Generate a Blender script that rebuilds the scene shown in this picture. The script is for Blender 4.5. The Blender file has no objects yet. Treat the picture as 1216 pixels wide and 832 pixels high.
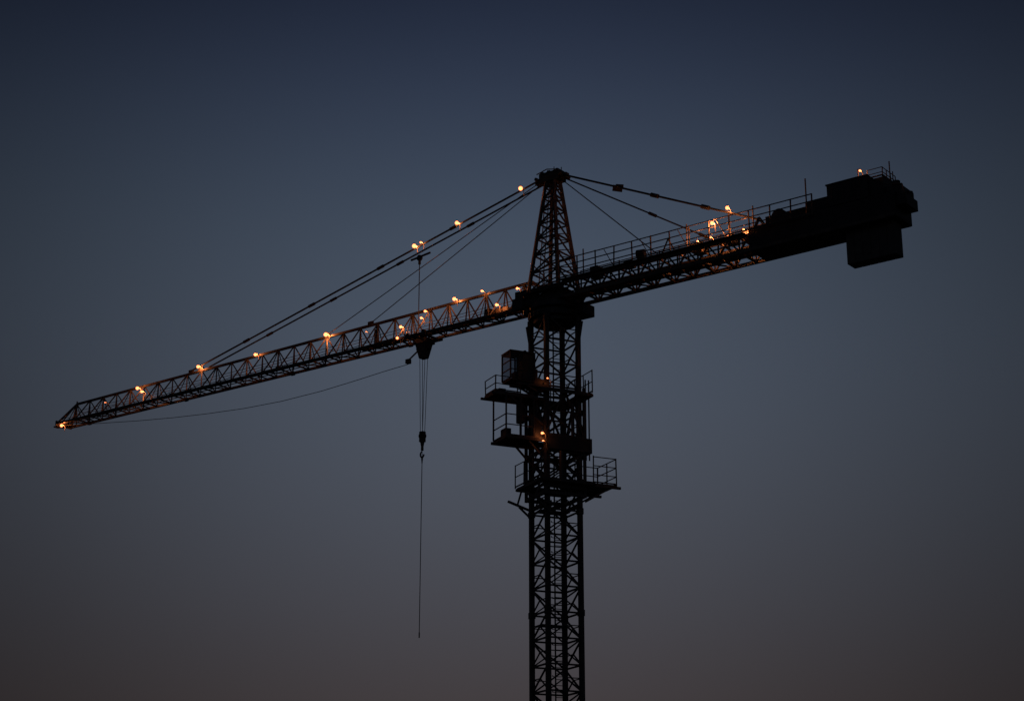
import bpy, math, random
from mathutils import Vector, Matrix
random.seed(7)
S = bpy.context.scene
S.view_settings.view_transform = 'Standard'
S.view_settings.look = 'None'
S.view_settings.exposure = 0

def lin(h, k=1.0):
    h = h.lstrip('#')
    o = []
    for i in (0, 2, 4):
        c = int(h[i:i+2], 16) / 255
        o.append(k*(c/12.92 if c <= .04045 else ((c+.055)/1.055)**2.4))
    return (*o, 1)

# ---------------------------------------------------------------- materials
def mat(name, c1, c2, rough=.6, metal=0., scale=3., bump=0.):
    m = bpy.data.materials.new(name); m.use_nodes = True
    nt = m.node_tree; b = nt.nodes['Principled BSDF']
    tc = nt.nodes.new('ShaderNodeTexCoord')
    n = nt.nodes.new('ShaderNodeTexNoise'); n.inputs['Scale'].default_value = scale
    n.inputs['Detail'].default_value = 6
    r = nt.nodes.new('ShaderNodeValToRGB')
    r.color_ramp.elements[0].position = .35; r.color_ramp.elements[1].position = .7
    r.color_ramp.elements[0].color = (*c1, 1); r.color_ramp.elements[1].color = (*c2, 1)
    nt.links.new(tc.outputs['Object'], n.inputs['Vector'])
    nt.links.new(n.outputs['Fac'], r.inputs['Fac'])
    nt.links.new(r.outputs['Color'], b.inputs['Base Color'])
    b.inputs['Roughness'].default_value = rough
    b.inputs['Metallic'].default_value = metal
    if bump:
        bp = nt.nodes.new('ShaderNodeBump'); bp.inputs['Strength'].default_value = bump
        nt.links.new(n.outputs['Fac'], bp.inputs['Height'])
        nt.links.new(bp.outputs['Normal'], b.inputs['Normal'])
    return m
STEEL = mat('weathered_dark_paint', (.045, .04, .038), (.11, .095, .085), .55)
STEEL2 = mat('mast_paint', (.035, .035, .038), (.075, .07, .068), .6)
ROPE = mat('greased_wire_rope', (.03, .03, .03), (.05, .047, .045), .6, .3, 20)
MACH = mat('machinery_paint', (.02, .022, .026), (.038, .04, .046), .55)
CONC = mat('concrete', (.08, .08, .08), (.13, .128, .12), .9, 0, 2, .3)
SHADE = mat('lamp_hood_paint', (.12, .11, .10), (.2, .18, .16), .5)
GRND = mat('dry_soil', (.05, .042, .03), (.11, .09, .065), .95, 0, .15, .4)
def emis(name, col, st):
    m = bpy.data.materials.new(name); m.use_nodes = True
    nt = m.node_tree; nt.nodes.clear()
    e = nt.nodes.new('ShaderNodeEmission'); o = nt.nodes.new('ShaderNodeOutputMaterial')
    e.inputs[0].default_value = (*col, 1); e.inputs[1].default_value = st
    nt.links.new(e.outputs[0], o.inputs[0]); return m
BULB = emis('sodium_bulb', (1, .25, .09), 4.0)
GLASS = bpy.data.materials.new('cab_glass'); GLASS.use_nodes = True
nt = GLASS.node_tree; pb = nt.nodes['Principled BSDF']
pb.inputs['Base Color'].default_value = (.03, .04, .05, 1); pb.inputs['Roughness'].default_value = .15
tr = nt.nodes.new('ShaderNodeBsdfTransparent'); tr.inputs[0].default_value = (.7, .75, .8, 1)
mx = nt.nodes.new('ShaderNodeMixShader'); mx.inputs[0].default_value = .35
nt.links.new(tr.outputs[0], mx.inputs[1]); nt.links.new(pb.outputs[0], mx.inputs[2])
nt.links.new(mx.outputs[0], nt.nodes['Material Output'].inputs[0])

# ---------------------------------------------------------------- mesh builder
class B:
    def __init__(s): s.v = []; s.f = []
    def beam(s, p, q, r, n=4, r2=None):
        p = Vector(p); q = Vector(q); d = q-p
        if d.length < 1e-5: return
        d.normalize(); r2 = r if r2 is None else r2
        up = Vector((0, 0, 1)) if abs(d.z) < .95 else Vector((.905, .424, 0))
        x = d.cross(up).normalized(); y = d.cross(x)
        k = len(s.v); off = math.pi/4 if n == 4 else 0
        f = math.sqrt(2) if n == 4 else 1
        for c, rr in ((p, r), (q, r2)):
            for i in range(n):
                a = off+2*math.pi*i/n
                s.v.append(c+(x*math.cos(a)+y*math.sin(a))*rr*f)
        for i in range(n):
            j = (i+1) % n
            s.f.append((k+i, k+j, k+n+j, k+n+i))
        s.f.append(tuple(k+i for i in reversed(range(n))))
        s.f.append(tuple(k+n+i for i in range(n)))
    def hexa(s, P):
        k = len(s.v); s.v += [Vector(p) for p in P]
        for f in ((3, 2, 1, 0), (4, 5, 6, 7), (0, 1, 5, 4), (1, 2, 6, 5), (2, 3, 7, 6), (3, 0, 4, 7)):
            s.f.append(tuple(k+i for i in f))
    def box(s, T, a0, a1, b0, b1, z0, z1):
        s.hexa([T(a0, b0, z0), T(a1, b0, z0), T(a1, b1, z0), T(a0, b1, z0),
                T(a0, b0, z1), T(a1, b0, z1), T(a1, b1, z1), T(a0, b1, z1)])
    def path(s, pts, r, n=6):
        for a, b in zip(pts, pts[1:]): s.beam(a, b, r, n)
    def obj(s, name, m, parent=None, bevel=0):
        me = bpy.data.meshes.new(name); me.from_pydata([tuple(v) for v in s.v], [], s.f)
        me.materials.append(m); me.update()
        o = bpy.data.objects.new(name, me); S.collection.objects.link(o)
        if parent: o.parent = parent
        if bevel:
            md = o.modifiers.new('bevel', 'BEVEL'); md.width = bevel; md.segments = 2
        return o

# ---------------------------------------------------------------- crane frames
MX, MY, CAMH = 2.3, 90.0, 1.7
crane = bpy.data.objects.new('tower_crane', None); crane.location = (MX, MY, 0)
S.collection.objects.link(crane)
PHI = math.radians(37.1)
UX, UY = -math.cos(PHI), math.sin(PHI)
VX, VY = math.sin(PHI), math.cos(PHI)
def J(s, v, z): return Vector((UX*s+VX*v, UY*s+VY*v, z+CAMH))
def C(t, v, z): return J(-t, v, z)
TH = math.radians(25)
def M(a, b, z): return Vector((a*math.cos(TH)-b*math.sin(TH), a*math.sin(TH)+b*math.cos(TH), z+CAMH))

# ---------------------------------------------------------------- mast
mb = B(); W = .95
z0, z1 = -CAMH+.3, 30.55
cor = [(-W, -W), (W, -W), (W, W), (-W, W)]
for a, b in cor: mb.beam(M(a, b, z0), M(a, b, z1), .115)
P = 1.32
n = int((z1-z0)/P); P = (z1-z0)/n
for i in range(n+1):
    z = z0+i*P
    for k in range(4):
        A = cor[k]; Bc = cor[(k+1) % 4]
        mb.beam(M(*A, z), M(*Bc, z), .042)
        if i < n:
            if (i+k) % 2: A, Bc = Bc, A
            mid = ((A[0]+Bc[0])/2, (A[1]+Bc[1])/2)
            mb.beam(M(*A, z), M(*Bc, z+P), .038)
            mb.beam(M(*Bc, z), M(*mid, z+P/2), .03)
            mb.beam(M(*A, z+P*.5), M(*mid, z+P*.5), .024)
    if i % 4 == 0:
        for a, b in cor: mb.beam(M(a, b, z-.16), M(a, b, z+.16), .145)
mb.obj('mast_lattice', STEEL2, crane)
lb = B()
for q in (-.25, .2):
    lb.beam(M(q, -.35, z0), M(q, -.35, z1), .03)
z = z0
while z < z1:
    lb.beam(M(-.25, -.35, z), M(.2, -.35, z), .016); z += .3
z = z0+2.4; i = 0
while z < 20:
    for hz in (0, .8, 1.6):
        pts = [M(.0+.38*math.cos(t), -.3+.38*math.sin(t), z+hz) for t in [math.pi*j/6 for j in range(7)]]
        lb.path(pts, .015, 4)
    z += 2.4
for zz in (8, 14, 20):
    lb.box(M, -.85, .85, .0, .85, zz, zz+.04)
for q in (.52, .6): lb.beam(M(q, .1, z0), M(q, .1, 30), .022, 6)
cab_pts = [M(.72+.04*math.sin(z*1.7), .6+.05*math.sin(z*.9+1), z) for z in [z0+.9*i for i in range(34)]]
lb.path(cab_pts, .03, 6)
lb.obj('mast_ladder', STEEL2, crane)

# ---------------------------------------------------------------- climbing cage and platforms
cb = B()
def rail(bld, pts, h=1.1, r=.024, step=1.1, mids=1):
    for p, q in zip(pts, pts[1:]):
        p = Vector(p); q = Vector(q); L = (q-p).length; k = max(1, round(L/step))
        for i in range(k+1):
            c = p.lerp(q, i/k); tl = Vector((random.uniform(-.03, .03), random.uniform(-.03, .03), h+random.uniform(-.02, .05)))
            bld.beam(c, c+tl, r)
        for m in range(mids+1):
            zz = Vector((0, 0, h*(m+1)/(mids+1))); bld.beam(p+zz, q+zz, r*.8)
        bld.beam(p+Vector((0, 0, .09)), q+Vector((0, 0, .09)), .03)
CW = 1.16
cc = [(-CW, -CW), (CW, -CW), (CW, CW), (-CW, CW)]
for a, b in cc: cb.beam(M(a, b, 20.6), M(a, b, 26.6), .07)
for zz in (20.7, 21.4, 23.0, 23.8, 26.3):
    for k in range(4): cb.beam(M(*cc[k], zz), M(*cc[(k+1) % 4], zz), .085)
for k in range(4):
    A = cc[k]; D = cc[(k+1) % 4]
    cb.beam(M(*A, 21.4), M(*D, 23.0), .05); cb.beam(M(*D, 21.4), M(*A, 23.0), .05)
    mid = ((A[0]+D[0])/2, (A[1]+D[1])/2)
    cb.beam(M(*A, 23.8), M(*mid, 26.3), .05); cb.beam(M(*D, 23.8), M(*mid, 26.3), .05)
def ring(z, o, t=.07):
    cb.box(M, -o, o, -o, -CW-.1, z, z+t); cb.box(M, -o, o, CW+.1, o, z, z+t)
    cb.box(M, -o, -CW-.1, -CW-.1, CW+.1, z, z+t); cb.box(M, CW+.1, o, -CW-.1, CW+.1, z, z+t)
    for a in (-o, o): cb.beam(M(a, -o, z-.05), M(a, o, z-.05), .06)
    for b in (-o, o): cb.beam(M(-o, b, z-.05), M(o, b, z-.05), .06)
ring(26.2, 1.5)
rail(cb, [M(1.5, -1.5, 26.3), M(1.5, 1.5, 26.3), M(-1.5, 1.5, 26.3)], 1.25)
cb.box(M, -4.1, -1.6, -1.25, .1, 25.75, 25.83)
for b in (-1.25, .1): cb.beam(M(-4.3, b, 25.68), M(-1.2, b, 25.68), .06)
for a in (-4.1, -3.3, -2.5, -1.7): cb.beam(M(a, -1.25, 25.66), M(a, .1, 25.66), .045)
rail(cb, [M(-2.6, -1.2, 25.8), M(-4.05, -1.2, 25.8), M(-4.05, .05, 25.8)], .85)
cb.beam(M(-3.2, -1.2, 25.6), M(-1.3, -1.2, 24.3), .04)
cb.box(M, -3.5, -1.35, -1.4, .3, 23.45, 23.53)
for b in (-1.4, .3): cb.beam(M(-3.6, b, 23.37), M(-1.2, b, 23.37), .07)
for a in (-3.5, -2.8, -2.1): cb.beam(M(a, -1.4, 23.35), M(a, .3, 23.35), .045)
for a, b in ((-3.5, -1.35), (-3.5, .25), (-2.65, -1.35), (-1.9, -1.35)):
    cb.beam(M(a, b, 23.5), M(a, b, 25.7), .036)
for zz in (24.05, 24.6): cb.path([M(-1.9, -1.35, zz), M(-3.5, -1.35, zz), M(-3.5, .25, zz)], .022, 4)
cb.beam(M(-2.2, -1.3, 23.3), M(-1.3, -1.2, 22.5), .045)
cb.beam(M(-2.2, .2, 23.3), M(-1.3, .2, 22.4), .045)
ring(21.35, 1.55)
rail(cb, [M(-1.6, -1.6, 21.4), M(-1.6, 1.6, 21.4)], 1.25)
cb.box(M, 1.6, 3.0, -1.3, .9, 21.35, 21.43)
for b in (-1.3, .9): cb.beam(M(1.2, b, 21.28), M(3.2, b, 21.28), .065)
rail(cb, [M(1.6, -1.28, 21.4), M(2.98, -1.28, 21.4), M(2.98, .88, 21.4), M(1.6, .88, 21.4)], 1.45, .026, 1.0, 2)
cb.beam(M(2.7, -1.2, 21.3), M(1.2, -1.1, 20.4), .045)
cb.beam(M(2.7, .7, 21.3), M(1.2, .7, 20.4), .045)
for b in (-1.3, .9):
    cb.beam(M(-2.35, b, 20.5), M(-1.0, b, 20.1), .055)
    cb.beam(M(-1.8, b, 20.35), M(-1.5, b, 21.35), .04)
    cb.beam(M(-1.7, b, 20.25), M(-.9, b, 19.6), .045)
for a in (-.9, 0, .9): cb.beam(M(a, -1.2, 20.2), M(a, 1.2, 20.2), .09)
for q in (1.75, 1.95): cb.beam(M(q, -.2, 22.9), M(q, -.2, 27.4), .03)
cb.obj('climbing_cage', STEEL2, crane)
eq = B()
eq.box(M, -1.05, 1.3, -1.38, -.7, 23.0, 23.7)
eq.box(M, -1.2, 1.2, -1.26, -1.0, 21.0, 21.32)
eq.box(M, .7, 1.55, -1.3, -.4, 23.0, 23.8)
eq.beam(M(-.3, -1.3, 22.95), M(-.3, -1.3, 21.3), .12, 10)
eq.beam(M(.4, -1.3, 23.75), M(.4, -1.3, 25.6), .10, 10)
eq.beam(M(-2.55, -1.05, 24.25), M(-2.55, -1.05, 25.3), .22, 12)
eq.beam(M(-2.55, -1.05, 25.3), M(-2.55, -1.05, 25.55), .12, 12)
eq.beam(M(-2.55, -1.05, 23.6), M(-2.55, -1.05, 24.25), .05, 8)
eq.box(M, -1.72, -1.3, -1.1, -.6, 23.55, 24.9)
eq.beam(M(-1.5, -.85, 24.9), M(-1.5, -.85, 25.6), .16, 10)
eq.box(M, -3.3, -2.95, -.8, -.2, 23.55, 24.0)
eq.box(M, -3.75, -3.35, -1.0, -.5, 25.85, 26.05)
eq.obj('hydraulic_climbing_unit', MACH, crane, .03)

# ---------------------------------------------------------------- operator cab
ob = B(); c0, c1, d0, d1, e0, e1 = -3.25, -1.85, -1.35, -.3, 26.6, 28.02
cm = -2.5; f = .036
for a in (c0, cm, c1):
    for b in (d0, d1): ob.beam(M(a, b, e0), M(a, b, e1), f)
for zz in (e0, e0+.48, e0+.95, e1):
    ob.beam(M(c0, d0, zz), M(cm, d0, zz), .024)
    ob.beam(M(c0, d0, zz), M(c0, d1, zz), .024)
for a in (-3.0, -2.75):
    ob.beam(M(a, d0, e0), M(a, d0, e1), .015)
for zz in (e0, e1): ob.beam(M(c0, d1, zz), M(cm, d1, zz), .024)
ob.box(M, c0-.05, c1+.05, d0-.05, d1+.05, e1+.04, e1+.1)
ob.box(M, c0, c1, d0, d1, e0-.12, e0-.04)
ob.box(M, cm+.05, c1-.05, d0+.05, d1-.05, e0, e1+.03)
ob.beam(M(-2.2, -.9, e1), M(-2.2, -.9, e1+.3), .08, 8)
ob.box(M, -2.8, -2.6, -.9, -.5, e0, e0+.5)
ob.box(M, -1.85, -1.1, -1.1, -.3, e0-.3, e0+.2)
ob.box(M, -1.8, -1.5, -1.0, -.4, e0+.2, e0+.75)
for b in (-1.2, -.5): ob.beam(M(-2.9, b, e0-.2), M(-1.0, b, e0-.2), .07); ob.beam(M(-2.4, b, e0-.2), M(-1.3, b, 25.9), .045)
ob.obj('operator_cab', MACH, crane)
gb = B()
gb.box(M, c0+.01, cm-.02, d0-.004, d0+.004, e0, e1)
gb.box(M, c0-.004, c0+.004, d0+.01, d1-.01, e0, e1)
gb.obj('cab_windows', GLASS, crane)

# ---------------------------------------------------------------- slewing unit
sl = B()
O = lambda z: Vector((0, 0, z+CAMH))
sl.beam(O(30.35), O(30.6), 1.15, 28)
sl.beam(O(30.603), O(30.9), 1.38, 32)
sl.beam(O(30.903), O(31.1), 1.1, 32)
sl.beam(O(31.103), O(31.4), 1.35, 32)
for i in range(28):
    a = 2*math.pi*i/28
    c = Vector((1.41*math.cos(a), 1.41*math.sin(a), 0))
    sl.beam(O(30.62)+c, O(30.88)+c, .03, 6)
for a, b in cor:
    sl.beam(M(a*.97, b*.97, 28.9), M(a*1.15, b*1.15, 30.4), .08)
sl.box(J, -1.3, 1.4, -1.0, 1.0, 31.403, 31.75)
for s_ in (-1.2, -.4, .4, 1.3):
    for v in (-.95, .95): sl.beam(J(s_, v, 31.7), J(s_, v*.98, 32.25), .08)
for v in (-.95, .95):
    sl.beam(J(-1.3, v, 32.22), J(1.4, v, 32.22), .09)
    for a, b in ((-1.2, -.4), (.4, -.4), (.4, 1.3)): sl.beam(J(a, v, 31.72), J(b, v, 32.2), .05)
sl.box(J, -.9, .3, -.6, .5, 31.753, 32.25)
sl.box(J, .9, 2.0, -.9, -.2, 31.85, 32.4)
sl.box(J, -1.85, -.6, .1, 1.2, 30.75, 31.35)
for v in (-.7, .2, .8):
    sl.beam(J(1.35, v, 31.0), J(1.35, v, 31.8), .2, 14)
sl.box(J, 1.2, 1.9, -1.3, -1.02, 31.2, 31.85)
sl.box(J, -1.3, 1.2, -1.4, -1.05, 31.93, 31.98)
rail(sl, [J(.6, -1.38, 31.97), J(-1.3, -1.38, 31.97)], .9, .018)
sl.obj('slewing_turntable', MACH, crane)

# ---------------------------------------------------------------- cathead
ch = B(); hb, ht, zb, zt_ = 1.0, .26, 32.15, 39.0
def cl(k, z):
    f = (z-zb)/(zt_-zb); h = hb+(ht-hb)*f
    return J([-1, 1, 1, -1][k]*h, [-1, -1, 1, 1][k]*h, z)
for k in range(4): ch.beam(cl(k, zb), cl(k, zt_), .09, 4, .075)
lv = [32.15, 33.25, 34.3, 35.3, 36.2, 37.0, 37.75, 38.4, 39.0]
for i, z in enumerate(lv):
    for k in range(4):
        ch.beam(cl(k, z), cl((k+1) % 4, z), .038)
        if i < len(lv)-1:
            if k % 2: ch.beam(cl(k, z), cl((k+1) % 4, lv[i+1]), .036)
            else: ch.beam(cl((k+1) % 4, z), cl(k, lv[i+1]), .036)
            if i < 4: ch.beam(cl(k, (z+lv[i+1])/2), cl((k+1) % 4, z), .024)
for q in (-.18, .18): ch.beam(J(.95+0, q, 32.1), J(.35, q, 38.9), .022)
for i in range(22):
    f = i/22; ch.beam(J(.95-.6*f, -.18, 32.1+6.8*f), J(.95-.6*f, .18, 32.1+6.8*f), .014)
ch.box(J, -.48, .55, -.4, .4, 38.95, 39.12)
for v in (-.36, -.12, .12, .36): ch.box(J, -.62, .7, v-.025, v+.025, 38.75, 39.3)
for s_ in (-.45, .1, .55): ch.beam(J(s_, -.3, 39.22), J(s_, .3, 39.22), .2, 14)
ch.beam(J(-.75, -.5, 39.0), J(-.75, .5, 39.0), .1, 8)
ch.beam(J(.85, -.5, 39.0), J(.85, .5, 39.0), .1, 8)
ch.box(J, -1.0, -.55, -.15, .15, 38.85, 39.1)
ch.box(J, .5, 1.1, -.2, .2, 38.8, 39.05)
ch.path([J(-.6, -.6, 39.2), J(0, -.6, 39.35), J(.7, -.6, 39.2)], .03)
for s_, h_ in ((0, .45), (-.5, .3), (.45, .35)): ch.beam(J(s_, .1, 39.2), J(s_, .1, 39.3+h_), .018)
ch.obj('cathead_tower', STEEL, crane)

# ---------------------------------------------------------------- jib
jb = B(); S0, S1 = 1.3, 41.2; ZB = 31.5
def zt(s):
    base = 1.65-.35*min(1, max(0, (s-2)/38))
    return ZB+base
HW = .62
nb = 29; dl = (S1-.5-S0)/nb
for v in (-HW, HW): jb.beam(J(S0, v, ZB), J(S1, v, ZB), .07)
tops = [S0+.1]+[S0+dl*(i+.5) for i in range(nb)]
for a, b in zip(tops, tops[1:]): jb.beam(J(a, 0, zt(a)), J(b, 0, zt(b)), .068)
for i in range(nb+1):
    s = S0+dl*i
    jb.beam(J(s, -HW, ZB), J(s, HW, ZB), .04)
    if i < nb:
        m = s+dl/2
        for v in (-HW, HW):
            jb.beam(J(s, v, ZB), J(m, 0, zt(m)), .036)
            jb.beam(J(s+dl, v, ZB), J(m, 0, zt(m)), .036)
            if i % 2 == 0:
                jb.beam(J(m, v, ZB), J(m, 0, zt(m)), .02)
        q = 1 if i % 2 else -1
        jb.beam(J(s, -HW*q, ZB), J(s+dl, HW*q, ZB), .03)
        if i % 4 == 3: jb.beam(J(m, -HW, ZB), J(m, HW, ZB), .03)
    if i % 7 == 0:
        for v in (-HW, HW): jb.beam(J(s-.14, v, ZB), J(s+.14, v, ZB), .11)
jb.box(J, S0, 14, -.16, .16, ZB+.06, ZB+.09)
for v in (-.16, .16): jb.beam(J(S0, v, ZB+.08), J(S1, v, ZB+.08), .022)
for v in (-.2, .2): jb.beam(J(S0, v, ZB+.75), J(S1-1, v, ZB+.7), .012)
jb.box(J, S1, S1+.12, -HW-.05, HW+.05, ZB-.12, ZB+.2)
tl = tops[-1]
for v in (-HW, HW): jb.beam(J(tl, 0, zt(tl)), J(S1, v, ZB), .055)
jb.beam(J(tl, 0, zt(tl)-.1), J(tl, 0, zt(tl)+.2), .04)
jb.beam(J(S1+.15, -.12, ZB+.05), J(S1+.15, .12, ZB+.05), .22, 14)
jb.box(J, S1-.4, S1+.5, -.5, -.1, ZB-.16, ZB-.08)
jb.beam(J(S1-.2, -.3, ZB), J(S1+.5, -.3, ZB+.35), .03)
for v in (-HW, HW): jb.beam(J(.6, v*.9, ZB+.1), J(S0+.4, v, ZB), .12)
jb.beam(J(.6, 0, 32.5), J(S0+.2, 0, zt(2)), .1)
jb.box(J, 3.0, 3.8, -.3, .3, ZB+.12, ZB+.5)
jb.beam(J(4.3, -.35, ZB+.4), J(4.3, .35, ZB+.4), .24, 16)
jb.beam(J(12.9, -.05, ZB+.2), J(12.9, -.05, ZB+1.15), .13, 8)
for s in (27.9, 28.8, 16.9, 13.4): jb.box(J, s-.2, s+.2, -.05, .05, zt(s), zt(s)+.25)
s = 2.0; fp = []
while s < 40:
    for q in range(4):
        ss = s+q*.7; fp.append(J(ss, -.3, ZB+.42-.16*math.sin(math.pi*q/4)*random.uniform(.6, 1.2)))
    s += 2.8
jb.path(fp, .016, 4)
jb.obj('jib_truss', STEEL, crane)

# ---------------------------------------------------------------- pendants
pn = B()
def pend(v0, p1, r, joints=()):
    p0 = J(.8, v0, 38.95)
    p1 = Vector(p1); pn.beam(p0, p1, r, 6)
    for j in joints:
        c = p0.lerp(p1, j); d = (p1-p0).normalized()
        pn.beam(c-d*.25, c+d*.25, r*1.7, 6)
pend(-.3, J(28.8, -.05, zt(28.8)+.15), .055, (.22, .42, .62, .82))
pend(.3, J(27.2, .05, zt(27.9)+.15), .05, (.2, .4, .6, .8))
pend(-.1, J(16.9, 0, zt(16.9)+.15), .025)
pend(.1, J(13.4, 0, zt(13.4)+.15), .025)
def pendc(v0, z, t, v, zz, r, js=()):
    p0 = C(.7, v0, z); p1 = C(t, v, zz); d = (p1-p0).normalized()
    pn.beam(p0, p1, r, 6)
    for j in js:
        c = p0.lerp(p1, j); pn.beam(c-d*.25, c+d*.25, r*2.1, 6)
pendc(-.25, 39.0, 13.3, -.85, 33.0, .06, (.5, .75))
pendc(.25, 38.9, 10.6, .8, 32.7, .045, (.55, .85))
pendc(-.1, 38.7, 7.3, -.8, 32.5, .03)
pc = C(.7, -.25, 39.0).lerp(C(13.3, -.85, 33.0), .31)
pn.beam(pc+Vector((-.28, 0, -.04)), pc+Vector((.25, 0, -.12)), .17, 10)
pn.beam(pc+Vector((-.1, 0, .08)), pc+Vector((.3, .05, .08)), .1, 8)
pn.obj('pendant_bars', ROPE, crane)

# ---------------------------------------------------------------- counter-jib
kb = B(); T0, T1 = 1.2, 20.6; CWD = .85; ZL, ZD = 31.5, 32.3
for v in (-CWD, CWD):
    kb.beam(C(T0, v, ZL), C(T1, v, ZL), .085); kb.beam(C(T0, v, ZD), C(T1, v, ZD), .075)
nk = 16; dk = (T1-T0)/nk
for i in range(nk+1):
    t = T0+dk*i
    for v in (-CWD, CWD):
        kb.beam(C(t, v, ZL), C(t, v, ZD), .035)
        if i < nk:
            m = t+dk/2
            kb.beam(C(t, v, ZL), C(m, v, ZD), .04); kb.beam(C(m, v, ZD), C(t+dk, v, ZL), .04)
    kb.beam(C(t, -CWD, ZL), C(t, CWD, ZL), .05); kb.beam(C(t, -CWD, ZD), C(t, CWD, ZD), .045)
    if i < nk:
        q = 1 if i % 2 else -1
        kb.beam(C(t, -CWD*q, ZL), C(t+dk, CWD*q, ZL), .035)
kb.box(C, T0, 12.5, -1.15, -.55, ZD+.08, ZD+.12)
kb.box(C, T0, 12.5, -.3, .3, ZL+.1, ZL+.14)
for v in (-.35, .35, -1.0): kb.beam(C(T0, v, ZL+.4), C(12.6, v, ZL+.4), .03)
for t in [2+1.2*i for i in range(9)]: kb.beam(C(t, -1.15, ZD), C(t, -.8, ZL+.1), .025)
rail(kb, [C(T0, -1.13, ZD+.1), C(16.4, -1.13, ZD+.1)], 1.1, .028, 1.15, 2)
rail(kb, [C(T0, .9, ZD+.1), C(16.4, .9, ZD+.1)], 1.1, .024, 1.3, 1)
for t in [1.8+2.3*i for i in range(5)]:
    kb.beam(C(t, -1.13, ZD+1.15), C(t+.45, -.8, ZD+.1), .018)
for t, h in ((2.6, 1.6), (16.0, 2.2), (13.0, 1.5), (9.1, 1.45), (6.9, 1.35)): kb.beam(C(t, -.9, ZD), C(t, -.9, ZD+h), .026)
kb.path([C(7.4, -.8, ZD), C(7.9, -.8, ZD+.95), C(8.4, -.8, ZD)], .04)
kb.path([C(10.3, .75, ZD), C(10.2, .75, ZD+.4), C(10.0, .75, ZD)], .05)
for v in (-CWD, CWD): kb.path([C(12.9, v, ZD), C(13.3, v, ZD+.8), C(13.8, v, ZD)], .08)
kb.obj('counter_jib', STEEL, crane)

mh = B()
mh.box(C, 12.7, 20.65, -.93, .93, 31.42, 32.65)
mh.box(C, 13.6, 16.4, -.75, .75, 32.66, 33.1)
mh.beam(C(14.3, -.7, 33.0), C(14.3, .7, 33.0), .4, 18)
mh.box(C, 15.9, 17.2, -.85, .8, 32.66, 33.3)
mh.box(C, 17.15, 19.3, -.95, .85, 32.66, 33.78)
mh.box(C, 17.1, 19.35, -1.0, .9, 33.783, 33.85)
for t in [17.4+.3*i for i in range(6)]: mh.box(C, t, t+.05, -.985, -.952, 32.9, 33.65)
mh.box(C, 19.3, 20.1, -.8, .75, 32.66, 33.6)
mh.box(C, 20.1, 20.9, -.7, .8, 32.3, 33.05)
mh.box(C, 20.65, 21.15, -.75, .6, 31.95, 32.5)
mh.beam(C(20.6, -.5, 33.0), C(20.6, -.5, 33.3), .2, 12)
mh.beam(C(20.95, .2, 32.4), C(20.95, .2, 32.9), .16, 12)
mh.box(C, 2.6, 3.1, -.3, .3, ZD+.13, ZD+.75)
mh.box(C, 4.9, 5.4, -.5, 0, ZD+.13, ZD+.5)
mh.beam(C(5.9, -.7, ZD+.55), C(6.35, -.6, ZD+.55), .26, 12)
mh.beam(C(6.1, -.65, ZD), C(6.1, -.65, ZD+.5), .05)
mh.box(C, 8.9, 9.6, -.3, .5, ZD+.13, ZD+.6)
for t in (11.0, 12.0): mh.box(C, t, t+.5, -.4, .4, ZD+.13, ZD+.55)
mh.obj('hoist_machinery', MACH, crane, .03)
ml = B()
rail(ml, [C(19.3, -.78, 33.6), C(20.05, -.78, 33.6), C(20.05, .7, 33.6)], .5, .018, .5)
ml.beam(C(20.05, .1, 33.6), C(20.05, .1, 34.7), .022)
ml.beam(C(18.8, -.8, 33.85), C(18.8, -.8, 34.3), .02)
ml.beam(C(20.5, -.6, 33.0), C(20.5, -.6, 33.8), .018)
ml.path([C(20.1, -.72, 33.2), C(21.0, -.75, 33.0), C(21.2, -.75, 32.0)], .022, 4)
ml.obj('machinery_handrail', STEEL, crane)
cw = B()
for i in range(6):
    t = 17.75+i*.43
    cw.box(C, t, t+.415, -.4, .4, 29.72, 31.75)
cw.obj('counterweight_slabs', CONC, crane, .02)

# ---------------------------------------------------------------- trolley, hook, ropes
tb = B(); ts = 9.25
for v in (-.75, .75):
    tb.beam(J(ts-.75, v, ZB-.1), J(ts+.75, v, ZB-.1), .06)
    for d in (-.6, .6): tb.beam(J(ts+d, v-.08, ZB+.02), J(ts+d, v+.08, ZB+.02), .13, 12)
for d in (-.6, .6): tb.beam(J(ts+d, -.75, ZB-.12), J(ts+d, .75, ZB-.12), .055)
tb.box(J, ts-.5, ts+.5, -.4, .4, ZB-.45, ZB-.18)
tb.hexa([J(ts-.2, -.2, ZB-1.3), J(ts+.2, -.2, ZB-1.3), J(ts+.2, .2, ZB-1.3), J(ts-.2, .2, ZB-1.3),
         J(ts-.38, -.34, ZB-.453), J(ts+.38, -.34, ZB-.453), J(ts+.38, .34, ZB-.453), J(ts-.38, .34, ZB-.453)])
for d in (-.22, .22): tb.beam(J(ts+d, -.2, ZB-.7), J(ts+d, .2, ZB-.7), .2, 14)
tb.beam(J(ts+.2, -.2, ZB-.8), J(ts+.95, -.3, ZB-1.35), .035)
tb.box(J, ts+.8, ts+1.05, -.4, -.15, ZB-1.5, ZB-1.25)
tb.beam(J(ts-.2, -.75, ZB-.1), J(ts-.2, -.75, 36.1), .02)
tb.beam(J(ts-1.0, -.75, 36.25), J(ts+.45, -.75, 36.1), .045)
tb.beam(J(ts-.2, -.82, 36.1), J(ts-.2, -.68, 36.1), .18, 12)
tb.beam(J(ts-.2, -.75, 35.7), J(ts-.2, -.75, 36.1), .06)
tb.obj('jib_trolley', MACH, crane)
rp = B()
for d, v in ((-.2, -.12), (.2, -.12), (-.2, .12), (.2, .12)):
    rp.beam(J(ts+d, v, ZB-1.0), J(ts+d*.4, v*.8, 25.8), .017, 5)
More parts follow.
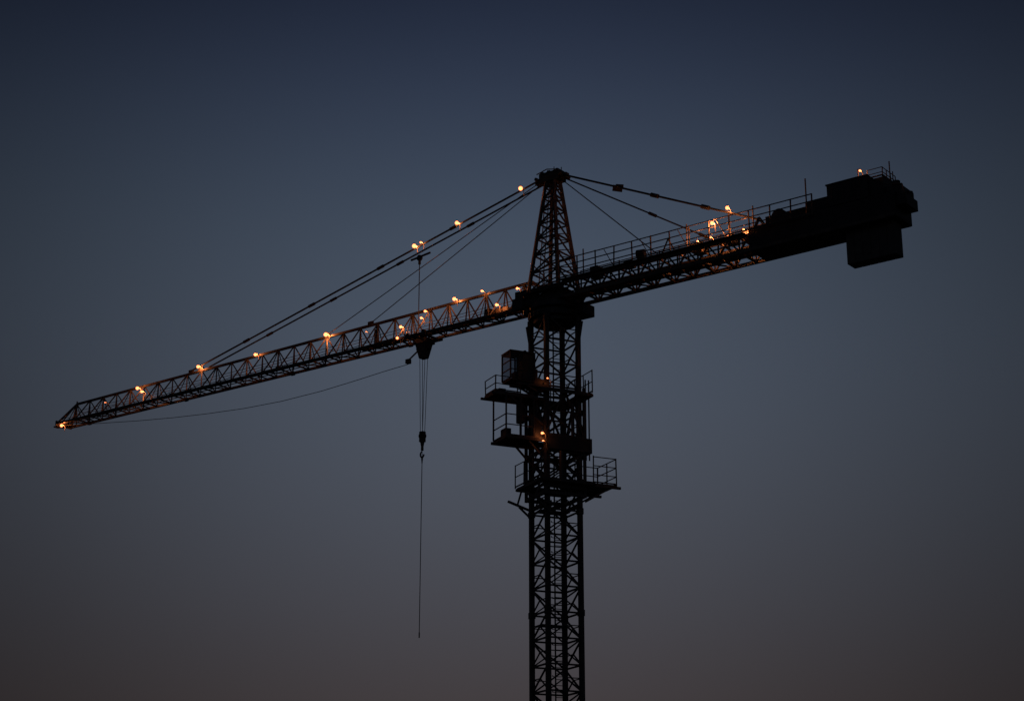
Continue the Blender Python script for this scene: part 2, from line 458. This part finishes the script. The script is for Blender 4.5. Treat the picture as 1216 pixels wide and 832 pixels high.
rp.beam(J(ts, 0, 24.6), J(ts, 0, 14.2), .022, 6)
rp.beam(J(ts, 0, 14.2), J(ts, 0, 14.5), .035, 6)
pts = [(10.2, 29.95), (12, 29.86), (14, 29.72), (17, 29.55), (20.3, 29.5), (23.5, 29.6), (26.9, 29.83), (30, 30.1), (33.3, 30.45), (37.4, 30.95), (41.2, 31.42)]
rp.path([J(s, -.3, z) for s, z in pts], .02, 5)
for v in (-.1, .1): rp.beam(J(1.5, v, ZB+.35), J(41, v, ZB+.12), .014, 4)
rp.obj('hoist_ropes', ROPE, crane)
hk = B()
hk.box(J, ts-.14, ts+.14, -.13, .13, 25.25, 25.85)
for v in (-.09, .09): hk.beam(J(ts, v-.04, 25.6), J(ts, v+.04, 25.6), .19, 14)
hk.beam(J(ts, 0, 25.25), J(ts, 0, 24.95), .13, 10, .07)
hk.beam(J(ts, 0, 24.95), J(ts, 0, 24.75), .08, 10)
hp = [J(ts+.13*math.cos(a), 0, 24.52+.17*math.sin(a)) for a in [math.pi/2-i*math.pi*1.5/9 for i in range(10)]]
hk.path(hp, .045, 6)
hk.beam(J(ts, 0, 24.4), J(ts, 0, 24.0), .07, 8, .03)
hk.obj('hook_block', MACH, crane)

# ---------------------------------------------------------------- lamps
bu = B(); sh = B()
def ico(bld, c, r):
    k = len(bld.v); N, R = 12, 8
    bld.v.append(c+Vector((0, 0, r)))
    for i in range(1, R):
        t = math.pi*i/R
        for j in range(N):
            a = 2*math.pi*j/N
            bld.v.append(c+Vector((r*math.sin(t)*math.cos(a), r*math.sin(t)*math.sin(a), r*math.cos(t))))
    bld.v.append(c-Vector((0, 0, r))); last = len(bld.v)-1
    for j in range(N):
        j2 = (j+1) % N
        bld.f.append((k, k+1+j, k+1+j2))
        for i in range(R-2):
            o = k+1+i*N
            bld.f.append((o+j, o+N+j, o+N+j2, o+j2))
        o = k+1+(R-2)*N
        bld.f.append((o+j, last, o+j2))
def lamp(p, r=.085, gain=1.0):
    """round lamp globe with a small cap and bracket; its light source sits just behind the globe"""
    p = Vector(p); R = r*1.2; ico(bu, p, R)
    sh.beam(p+Vector((0, 0, R*.9)), p+Vector((0, 0, R+.06)), r*.8, 8, r*.3)
    back = Vector((VX, VY, 0))
    sh.beam(p+Vector((0, 0, R+.04)), p+back*.3+Vector((0, 0, R-.1)), .014)
    sh.beam(p+back*.3+Vector((0, 0, R-.1)), p+back*.3-Vector((0, 0, .35)), .014)
    ld = bpy.data.lights.new('lamp_light', 'POINT'); ld.energy = 30*gain*(r/.09)**2
    ld.color = (1, .27, .075); ld.shadow_soft_size = .04
    lo = bpy.data.objects.new('lamp_light', ld); S.collection.objects.link(lo); lo.parent = crane
    lo.location = p+back*(R+.06)
L = [(40.6, -.7, 31.25, .085), (33.4, -.45, 32.65, .09), (32.6, -.75, 32.2, .07), (27.8, -.35, 33.1, .085),
     (22.6, -.4, 32.9, .08), (16.6, -.45, 33.0, .105), (6.67, -.45, 33.15, .085), (8.7, -.6, 32.8, .06), (8.9, -.7, 32.4, .055),
     (10.4, -.75, 32.15, .07), (10.6, -.8, 31.5, .065), (4.67, -.45, 33.2, .055), (3.36, -.8, 32.0, .07), (2.0, -.7, 32.7, .055),
     (36.5, -.5, 32.2, .025), (13.3, -.5, 32.5, .025)]
for s, v, z, r in L: lamp(J(s, v, z), r)
def onp(s): return 38.95+(zt(28.8)+.15-38.95)*(s-.8)/28.0
for s, r in ((9.7, .10), (9.2, .05), (6.5, .09), (1.9, .10)): lamp(J(s, -.5, onp(s)), r)
for t, v, z, r, g_ in ((10.8, -1.2, 33.3, .085, 3), (11.6, -1.0, 34.0, .08, 1), (10.4, -.7, 32.75, .05, 9), (11.4, -.7, 32.6, .05, 9), (12.3, -.7, 32.75, .035, 12), (19.0, -1.0, 34.1, .045, 1), (9.6, -.7, 32.75, .035, 10)):
    lamp(C(t, v, z), r, g_)
sh.beam(C(11.6, -.74, 32.4), C(11.6, -.9, 33.8), .025)
for x, b, z, r in ((-1.2, -1.55, 26.75, .03), (-1.55, -1.6, 23.7, .055), (-1.5, -1.6, 23.3, .03)): lamp(M(x, b, z), r, .6)
bu.obj('lamp_bulbs', BULB, crane)
sh.obj('lamp_brackets', SHADE, crane)

# ---------------------------------------------------------------- foundation, ground
fb = B()
fb.box(M, -3.2, 3.2, -3.2, 3.2, -CAMH-.6, -CAMH+.35)
fo = fb.obj('concrete_foundation', CONC, None, .04); fo.location = (MX, MY, 0)
me = bpy.data.meshes.new('ground'); R = 6000
me.from_pydata([(-R, -R, 0), (R, -R, 0), (R, R, 0), (-R, R, 0)], [], [(0, 1, 2, 3)]); me.materials.append(GRND)
g = bpy.data.objects.new('ground', me); S.collection.objects.link(g)

# ---------------------------------------------------------------- twilight sky
w = bpy.data.worlds.new('World'); S.world = w; w.use_nodes = True
nt = w.node_tree; nt.nodes.clear(); N = nt.nodes.new; Lk = nt.links.new
tc = N('ShaderNodeTexCoord'); sp = N('ShaderNodeSeparateXYZ'); Lk(tc.outputs['Generated'], sp.inputs[0])
rm = N('ShaderNodeValToRGB'); Lk(sp.outputs['Z'], rm.inputs['Fac'])
st = [(0, '#362c2a'), (.10, '#393334'), (.165, '#3e3e44'), (.235, '#434852'), (.30, '#434b58'), (.37, '#3b4553'), (.43, '#2d3647'), (.49, '#1b2233'), (.62, '#0d121c')]
cr = rm.color_ramp; cr.interpolation = 'B_SPLINE'
while len(cr.elements) < len(st): cr.elements.new(.5)
for e, (p, c) in zip(cr.elements, st): e.position = p
for e, (p, c) in zip(cr.elements, st): e.color = lin(c, 1.25)
def ma(op, a, b=None):
    m = N('ShaderNodeMath'); m.operation = op
    for i, q in enumerate((a, b)):
        if q is None: continue
        if isinstance(q, (int, float)): m.inputs[i].default_value = q
        else: Lk(q, m.inputs[i])
    return m.outputs[0]
x2 = ma('MULTIPLY', sp.outputs['X'], sp.outputs['X'])
ga = ma('EXPONENT', ma('MULTIPLY', x2, -13.0))
fac = ma('ADD', ma('MULTIPLY', ga, .8), .2)
hz = N('ShaderNodeTexNoise'); hz.inputs['Scale'].default_value = 4; hz.inputs['Detail'].default_value = 3
Lk(tc.outputs['Generated'], hz.inputs['Vector'])
fac = ma('MULTIPLY', fac, ma('ADD', ma('MULTIPLY', hz.outputs['Fac'], .06), .97))
sc = N('ShaderNodeVectorMath'); sc.operation = 'SCALE'
Lk(rm.outputs['Color'], sc.inputs[0]); Lk(fac, sc.inputs['Scale'])
bg = N('ShaderNodeBackground'); Lk(sc.outputs[0], bg.inputs['Color']); bg.inputs['Strength'].default_value = 1
sky = N('ShaderNodeTexSky'); sky.sky_type = 'NISHITA'; sky.sun_disc = False
sky.sun_elevation = math.radians(-4); sky.sun_rotation = math.radians(0)
bg2 = N('ShaderNodeBackground'); Lk(sky.outputs[0], bg2.inputs['Color']); bg2.inputs['Strength'].default_value = .01
ad = N('ShaderNodeAddShader'); Lk(bg.outputs[0], ad.inputs[0]); Lk(bg2.outputs[0], ad.inputs[1])
ow = N('ShaderNodeOutputWorld'); Lk(ad.outputs[0], ow.inputs['Surface'])

sd = bpy.data.lights.new('sun', 'SUN'); sd.energy = .02; sd.angle = math.radians(.5); sd.color = (1, .8, .6)
so = bpy.data.objects.new('sun', sd); S.collection.objects.link(so)
so.rotation_euler = (math.radians(-88), 0, 0)

# ---------------------------------------------------------------- camera
cd = bpy.data.cameras.new('camera'); cd.sensor_width = 36; cd.lens = 2070/1216*36
cd.clip_end = 12000; cd.clip_start = .1
co = bpy.data.objects.new('camera', cd); S.collection.objects.link(co)
co.location = (0, 0, CAMH); co.rotation_euler = (math.radians(90+17.8), 0, 0)
S.camera = co
